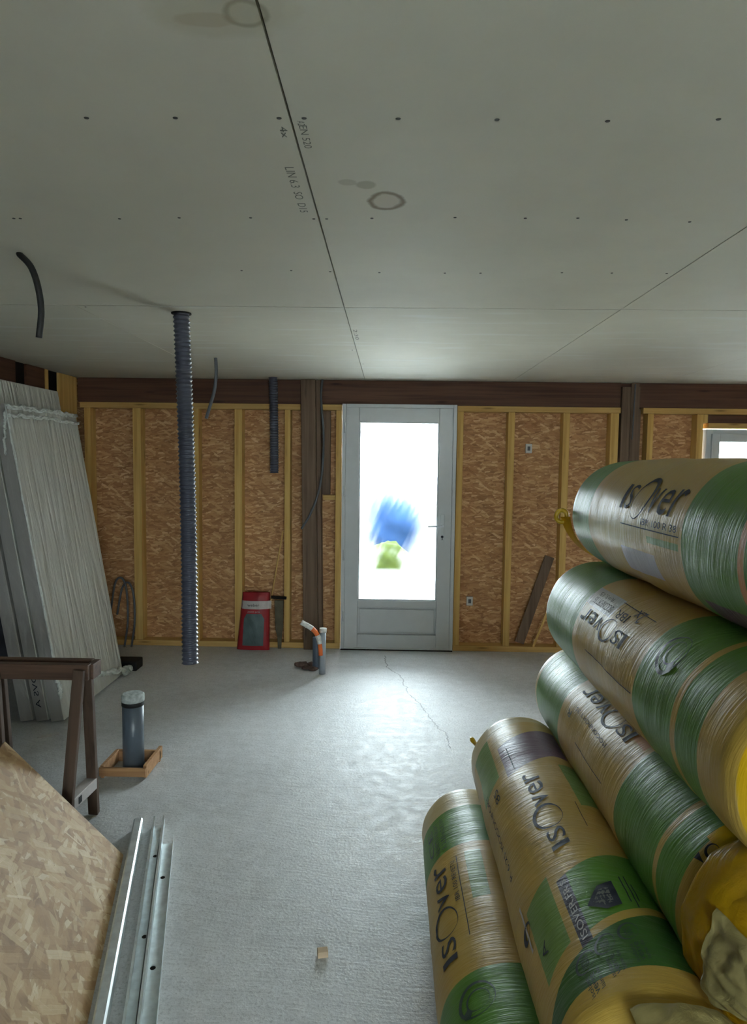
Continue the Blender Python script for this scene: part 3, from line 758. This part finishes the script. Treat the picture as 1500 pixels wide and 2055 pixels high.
m = MB(); m.beam((-2.03, 3.93, .004), (-1.93, 3.99, .004), .025, .008); m.thing('pale_scrap', M['tag_white'], 'small pale scrap on the floor between the sawhorse and the wrapped panels', 'scrap')
m = MB(); m.beam((-.212, 2.19, .011), (-.178, 2.197, .011), .026, .022); m.bevel(.002); m.thing('wood_offcut', M['bone'], 'tiny pale wood offcut lying alone on the concrete in the foreground', 'offcut')

# ---------------------------------------------------------------- insulation rolls
RR = .18
def lump(k, s, phi, amt=1.0):
    p = Vector((math.sin(phi) * 1.6, s * 5 + k * 7.3, math.cos(phi) * 1.6))
    q = Vector((math.sin(phi) * .9, s * 42 + k * 3.1, math.cos(phi) * .9))
    return (.0050 * noise.noise(p) + .0013 * noise.noise(q)) * amt
def rr_pt(K, s, phi, off=0.0):
    """point on roll K in its own frame: s from the far end, phi from the top towards the left"""
    L = K['L']; a, b = .055, .075; r = RR + K['bulge'] * math.sin(PI * min(1, max(0, s / L)))
    if s < a: q = 1 - s / a; r -= a * (1 - math.sqrt(max(0, 1 - q * q)))
    if s > L - b: q = 1 - (L - s) / b; r -= b * (1 - math.sqrt(max(0, 1 - q * q)))
    r += lump(K['id'], s, phi) + off
    return Vector((-r * math.sin(phi), -s, RR + r * math.cos(phi)))
def print_on(m, K, shape, s0, s1, p0, p1, mi, toward='far', off=.0016):
    mi += INK
    """shape in a unit box; reads towards the far end with its tops to the left, or the reverse"""
    def fn(u, v):
        ph = (p0 + (p1 - p0) * v) if toward == 'far' else (p1 - (p1 - p0) * v)
        s = (s1 - (s1 - s0) * u) if toward == 'far' else (s0 + (s1 - s0) * u)
        return rr_pt(K, s + K['skew'] * ph, R(ph), off)
    put_flat(m, shape, fn, .012, mi)
def brand(m, K, s0, s1, p0, p1, toward='far'):
    D = s1 - s0; h = p1 - p0
    def seg(a, b, lo, hi, shape):
        if toward == 'far': A, B = s1 - D * b, s1 - D * a; print_on(m, K, shape, A, B, p0 + h * lo, p0 + h * hi, 0, toward)
        else: A, B = s0 + D * a, s0 + D * b; print_on(m, K, shape, A, B, p1 - h * hi, p1 - h * lo, 0, toward)
    def sk(txt, k=.16):
        v, f = text_mesh(txt); return [((x + k * y) / (1 + k), y) for x, y in v], f
    seg(0, .055, .12, .86, sk('I')); seg(.075, .215, .12, .86, sk('S'))
    seg(.225, .50, -.12, 1.15, ring_shape(.13, 40, .10))
    seg(.50, .655, .12, .82, sk('v')); seg(.665, .83, .12, .82, sk('e')); seg(.85, 1.0, .12, .86, sk('r'))
def roll(K, patches, prints):
    cx, cz, yf = K['c']
    t = empty('insulation_roll', (cx, yf, cz - RR), K['label'], 'insulation roll', 'wrapped insulation rolls')
    L = K['L']; m = MB()
    S = set(round(i * .02, 4) for i in range(3, int((L - .08) / .02))) | set(.055 * (1 - math.cos(R(a))) for a in (0, 15, 30, 45, 60, 75, 90)) | set(L - .075 * (1 - math.cos(R(a))) for a in (0, 15, 30, 45, 60, 75, 90))
    PH = set(range(-180, 180, 5))
    for (s0, s1, p0, p1, mi) in patches:
        S |= {s for s in (s0, s1) if 0 < s < L}; PH |= {max(-180, p) for p in (p0, p1) if p < 180}
    S = sorted(S); S = [s for i, s in enumerate(S) if i == 0 or s - S[i - 1] > .0012]; PH = sorted(PH)
    def mat_at(s, p):
        mi = KRAFT
        for (s0, s1, p0, p1, k) in patches:
            if s0 <= s < s1 and p0 <= p < p1: mi = k
        return mi
    def P(s, p):
        edge = min(1, max(0, (s - .06) / .1), max(0, (L - .1 - s) / .1))
        return rr_pt(K, s + K['skew'] * p * edge * (1 if abs(p) < 130 else max(0, (180 - abs(p)) / 50)), R(p))
    rings = [[m.bm.verts.new(P(s, p)) for p in PH] for s in S]
    n = len(PH)
    for i in range(len(S) - 1):
        for j in range(n):
            pj = (PH[j] + (PH[j + 1] if j + 1 < n else 180)) / 2
            f = m.bm.faces.new((rings[i][j], rings[i][(j + 1) % n], rings[i + 1][(j + 1) % n], rings[i + 1][j]))
            f.smooth = True; f.material_index = mat_at((S[i] + S[i + 1]) / 2, pj)
    for pr in prints: pr(m, K)
    m.build('roll_sleeve', RM, t, True)
    # gathered sack ends
    for end in (0, 1):
        m = MB(); rs = []
        s_e = 0 if end == 0 else L; base = RR - (.055 if end == 0 else .075)
        for q in (1.02, .85, .65, .45, .28, .14, .06):
            out = (.010 + .016 * max(0, 1 - q) ** .5) if end == 0 else (.012 + .035 * (1 - q * q))
            rg = []
            for j in range(60):
                a = 2 * PI * j / 60; w = 1 + .05 * (1 - q) * math.sin(a * 13 + K['id'])
                d = out + .010 * q * (1.02 - q) * 4 * math.sin(a * 17 + q * 3 + K['id']) * noise.noise(Vector((math.cos(a), math.sin(a), K['id'])) * 2)
                r = base * q * w
                rg.append(m.bm.verts.new((-r * math.sin(a), (d if end == 0 else -L - d) + (-.012 if q > 1 and end == 0 else .014 if q > 1 else 0), RR + r * math.cos(a))))
            rs.append(rg)
        for a, b in zip(rs, rs[1:]):
            for j in range(60): f = m.bm.faces.new((a[j], a[(j + 1) % 60], b[(j + 1) % 60], b[j])); f.smooth = True
        m.bm.faces.new(rs[-1])
        m.build('sack_end', M['film_yellow'] if end == 0 else K.get('endmat', M['film_yellow']), t, True)
    return t
full = (-180, 180)
def std_bands(g1a, g1b, g2, ring, g3, yel):
    return [(g1a, g1b, *full, GREEN), (g2, ring, *full, GREEN), (ring + .022, g3, *full, GREEN), (0, g1a, *full, RIM), (yel, 9, *full, YELLOW)]
rect = rect_shape()
def T(txt, s0, s1, p0, p1, mi=0, tw='far'): return lambda m, K: print_on(m, K, text_mesh(txt), s0, s1, p0, p1, mi, tw)
def Q(s0, s1, p0, p1, mi=0): return lambda m, K: print_on(m, K, rect, s0, s1, p0, p1, mi)
def RG(s, p, rs, mi=2, w=.16): return lambda m, K: print_on(m, K, ring_shape(w), s - rs, s + rs, p - math.degrees(rs / RR), p + math.degrees(rs / RR), mi)
def PO(pts, s0, s1, p0, p1, mi=2): return lambda m, K: print_on(m, K, poly_shape(pts), s0, s1, p0, p1, mi)
def B(s0, s1, p0, p1, tw='far'): return lambda m, K: brand(m, K, s0, s1, p0, p1, tw)
def logo(s, p, r):    # round headset-like emblem
    d = math.degrees(r / RR)
    return [RG(s, p, r, 2, .12), RG(s + r * .1, p - d * .1, r * .62, 2, .10), PO([(0, .3), (.5, 0), (1, .5), (.6, 1), (.1, .8)], s + r * .3, s + r * .85, p + d * .2, p + d * .8, 2)]
HOUSE = [(0, .0), (1, .0), (1, .5), (.5, 1), (0, .5)]

# roll on the floor, nearest the middle of the picture
K = dict(id=1, c=(.333, .18, 2.70), L=1.50, bulge=.004, skew=0.0, label='lowest insulation roll, lying on the concrete at the left foot of the pile')
roll(K, std_bands(.17, .42, 1.00, 1.30, 1.42, 1.45) + [(.475, .72, 4, 21, LGREEN)],
     [B(.45, .92, 41, 66), Q(.485, .865, 29.5, 30.3), T('IBR 100 REVETU', .50, .70, 33, 38, 0), T('REVETU KRAFT', .20, .40, 48, 54, 2), T('R 2,50 m2.K/W', .20, .40, 38, 45, 2), T('CE', .22, .38, 57, 66, 2)] + logo(1.09, 34, .052))
K = dict(id=2, c=(.514, .490, 2.65), L=1.48, bulge=.004, skew=.0015, label='second insulation roll from the bottom, with purple print and a dark bar', endmat=M['film_white'])
roll(K, [(0, .10, *full, RIM), (.20, .42, -34, 40, PURPLE), (.10, .36, 49, 80, LGREEN), (.48, .75, -34, -14, LGREEN), (1.00, 1.20, -50, 26, GREEN), (.95, 1.18, 40, 68, LGREEN),
         (1.00, 1.225, 25, 34, BAR), (1.225, 1.36, *full, DGREEN)],
     [B(.48, .91, 9, 30), Q(.73, .86, -9.4, -8.8), T('85', .40, .47, 55, 62, 0), T('R 6,25 ISOCONFORT', .33, .78, 70, 75, 0), T('ISOVER.FR S', 1.015, 1.21, 27, 32, 1),
      PO(HOUSE, 1.10, 1.18, -4, 20, 0), PO(HOUSE, 1.115, 1.165, 1, 15, 3), Q(.25, .40, 30, 31, 0), Q(1.09, 1.20, -16, -15, 0), Q(1.09, 1.18, -12, -11, 0), Q(1.12, 1.18, -19, -18, 0),
      RG(.985, 74, .022, 0, .4), Q(.90, 1.05, 72, 74, 1), T('A', 1.09, 1.13, 58, 64, 0)] +
     [f for a in (36, 20, 2) for f in (RG(1.26, a, .024, 2, .14), T('100%', 1.25, 1.275, a - 3, a + 3, 2), T('laine de', 1.295, 1.345, a - 7, a - 4, 2), T('verre', 1.295, 1.345, a - 3, a, 2), T('isolant', 1.295, 1.345, a + 1, a + 4, 2))])
K = dict(id=3, c=(.768, .748, 2.74), L=1.46, bulge=.002, skew=0.0, label='middle insulation roll, third up, with a yellow crumpled near end')
C3 = roll(K, std_bands(.07, .42, 1.01, 1.265, 1.385, 1.43) + [(.90, .985, 12, 34, ORANGE), (1.37, 9, -60, 40, YELLOW)],
     [B(.48, .90, 26, 44), T('R', .49, .525, 62, 69, 2), T('ISOCONFORT 35', .54, .84, 54, 58, 3), PO([(0, .5), (1, 0), (1, 1)], 1.388, 1.412, 50, 55, 0), RG(1.408, 43.5, .016, 0, .22), Q(.62, .90, 82, 82.8, 0), Q(.48, .60, 20, 21, 3)])
K = dict(id=4, c=(.749, 1.109, 2.51), L=1.42, bulge=.004, skew=0.0, label='fourth insulation roll up, directly under the topmost roll')
roll(K, std_bands(.05, .42, .935, 1.14, 1.26, 1.385) + [(.42, .64, 33, 53, PALE)],
     [B(.44, .81, 54, 71), T('ISOCONFORT 35', .46, .62, 43, 50, 3), T('R=3,15', .46, .58, 36, 41, 3), T('IBR', .66, .74, 42, 50, 3), Q(.64, .86, 35, 35.7, 0), Q(.55, .93, 90, 90.7, 0), T('2x', .745, .80, 33, 45, 0)] + logo(1.035, 49, .050))
K = dict(id=5, c=(.812, 1.466, 2.44), L=1.45, bulge=.003, skew=0.0, label='topmost insulation roll, resting at eye level with a yellow flap at its far end')
E5 = roll(K, std_bands(.012, .24, .935, 1.18, 1.38, 1.40) + [(1.18, 1.202, *full, ORANGE), (.74, .92, 92, 97, LGREEN), (.54, .77, 106, 128, LILAC), (.98, 1.35, 128, 165, PURPLE)],
     [B(.52, .90, 48, 78, 'near'), Q(.55, .925, 86.6, 87.4), T('IBR 100 R 38', .70, .91, 79.5, 84.5, 0, 'near')])
K = dict(id=6, c=(.702, .18, 2.66), L=1.5, bulge=.002, skew=0.0, label='insulation roll on the floor hidden beneath the second roll')
roll(K, std_bands(.1, .42, 1.0, 1.27, 1.38, 1.5), [])
K = dict(id=7, c=(.945, .435, 2.62), L=1.45, bulge=.002, skew=0.0, label='insulation roll hidden beneath the middle roll')
roll(K, std_bands(.1, .42, 1.0, 1.27, 1.38, 1.5), [])

# loose film on the roll ends
m = MB(); c5 = Vector(E5.location)   # yellow flap with a small handle loop at the far end of the top roll
fl = []
for i in range(15):
    u = i / 14; a = R(96 + 54 * u); r0 = RR - .006
    wd = .062 * (1 - u) ** .8 + .012
    p = Vector((c5.x - r0 * math.sin(a), c5.y + .004, c5.z + RR + r0 * math.cos(a)))
    outd = Vector((-math.sin(a), .25, math.cos(a)))
    fl.append((p, p + outd * (.020 * (1 - u) + .004) + Vector((0, wd * .5, 0))))
vs = [(m.bm.verts.new(a), m.bm.verts.new(b)) for a, b in fl]
for a, b in zip(vs, vs[1:]): m.bm.faces.new((a[0], b[0], b[1], a[1]))
g = m.bm.faces[:]; bmesh.ops.solidify(m.bm, geom=g, thickness=.003)
tc = fl[0][1] + Vector((.002, -.004, .002))
m.tube([tc + Vector((.019 * math.sin(2 * PI * k / 18), 0, .021 * math.cos(2 * PI * k / 18))) for k in range(19)], .0085, 8, False)
m.build('sack_flap', M['film_yellow'], E5)
for (rt, sd) in ((bpy.data.objects['insulation_roll.001'], 66),):
    m = MB(); o = Vector(rt.location); a = R(72)
    p = o + Vector((-(RR - .012) * math.sin(a), .0, RR + (RR - .012) * math.cos(a)))
    m.tube(bez([p + Vector((.01, -.04, .0)), p + Vector((-.004, .004, .004)), p + Vector((-.016, .03, .014))], 5), [.008] * 6 + [.010] * 3 + [.007, .003], 7)
    m.build('sack_ear', M['film_yellow'], rt)
# gathered sack and clear film bulging from the near ends of the middle and second rolls
def bulge(rt, name, mat, s0, s1, pa, pb, rfun, seed, amp=.012):
    m = MB(); o = Vector(rt.location); ns, npn = 34, 48; g = []
    for i in range(ns + 1):
        row = []
        for j in range(npn + 1):
            s = s0 + (s1 - s0) * i / ns; ph = R(pa + (pb - pa) * j / npn)
            q = Vector((math.cos(ph) * 1.5, s * 6, math.sin(ph) * 1.5 + seed))
            fold = abs(math.sin(ph * 7 + s * 9 + 2 * noise.noise(q)))
            r = rfun(s) + amp * noise.noise(q * 2.2) + amp * .5 * noise.noise(q * 6) + .004 * fold
            row.append(m.bm.verts.new(o + Vector((-r * math.sin(ph), -s, RR + r * math.cos(ph)))))
        g.append(row)
    for i in range(ns):
        for j in range(npn): f = m.bm.faces.new((g[i][j], g[i + 1][j], g[i + 1][j + 1], g[i][j + 1])); f.smooth = True
    bmesh.ops.solidify(m.bm, geom=m.bm.faces[:], thickness=.0015)
    return m.build(name, M[mat], rt)
C3 = bpy.data.objects['insulation_roll.002']; B2 = bpy.data.objects['insulation_roll.001']
bulge(C3, 'gathered_sack', 'film_yellow', 1.425, 1.70, -180, 180, lambda s: RR + .004 - max(0, s - 1.45) ** 2 * 1.9, 3, .010)
bulge(C3, 'crumpled_film', 'film_white', 1.52, 1.69, 62, 120, lambda s: RR + .014 - max(0, s - 1.45) ** 2 * 1.9, 8, .014)
bulge(B2, 'crumpled_film', 'film_white', 1.46, 1.58, -60, 22, lambda s: RR + .006 - max(0, s - 1.46) ** 2 * 3.5, 5, .008)

# ---------------------------------------------------------------- outside the door
k = NT('lawn'); k.base(k.ramp(k.noise(k.obj(), 3, 5), [(.3, (.018, .034, .012)), (.7, (.030, .050, .016))]), .9, .1); M['lawn'] = k.m
k = NT('pale terrace'); k.base(k.ramp(k.noise(k.obj(), 6, 4), [(.3, (.52, .50, .45)), (.7, (.62, .60, .54))]), .9, .1); M['terrace'] = k.m
k = NT('blue grey foliage'); k.base(k.ramp(k.noise(k.obj(), 2, 5), [(.3, (.006, .017, .048)), (.7, (.009, .024, .062))]), .9, .1); M['hedge'] = k.m
k = NT('bright shrub'); k.base(k.ramp(k.noise(k.obj(), 4, 5), [(.3, (.012, .018, .002)), (.7, (.018, .026, .003))]), .9, .1); M['shrub'] = k.m
m = MB(); m.box((-60, 6.15, -.2), (60, 9.0, -.12)); m.box((-60, -40, -.2), (60, WY0 - .1, -.12)); o = m.build('terrace', M['terrace']); o['kind'] = 'structure'
m = MB(); m.box((-80, 9.0, -.24), (80, 90, -.14)); o = m.build('lawn_ground', M['lawn']); o['kind'] = 'structure'
def bush(name, x, y, z, sx, sy, sz, mt2, label, cat):
    m = MB(); bmesh.ops.create_icosphere(m.bm, subdivisions=4, radius=1.0)
    for v in m.bm.verts:
        n = v.co.normalized(); q = 1 + .18 * noise.noise(n * 2.3 + Vector((x, y, 0))) + .07 * noise.noise(n * 8)
        v.co = Vector((x + n.x * sx * q, y + n.y * sy * q, z + n.z * sz * q))
    for v in m.bm.verts: v.co.z = max(v.co.z, -.14)
    for f in m.bm.faces: f.smooth = True
    m.thing(name, mt2, label, cat)
bush('garden_tree', .15, 14, .55, 1.05, .8, .95, M['hedge'], 'blurred blue-grey tree mass seen through the wiped door glass', 'tree')
bush('garden_bush', .02, 10.6, .08, .34, .30, .34, M['shrub'], 'blurred yellow-green bush low behind the door glass', 'bush')
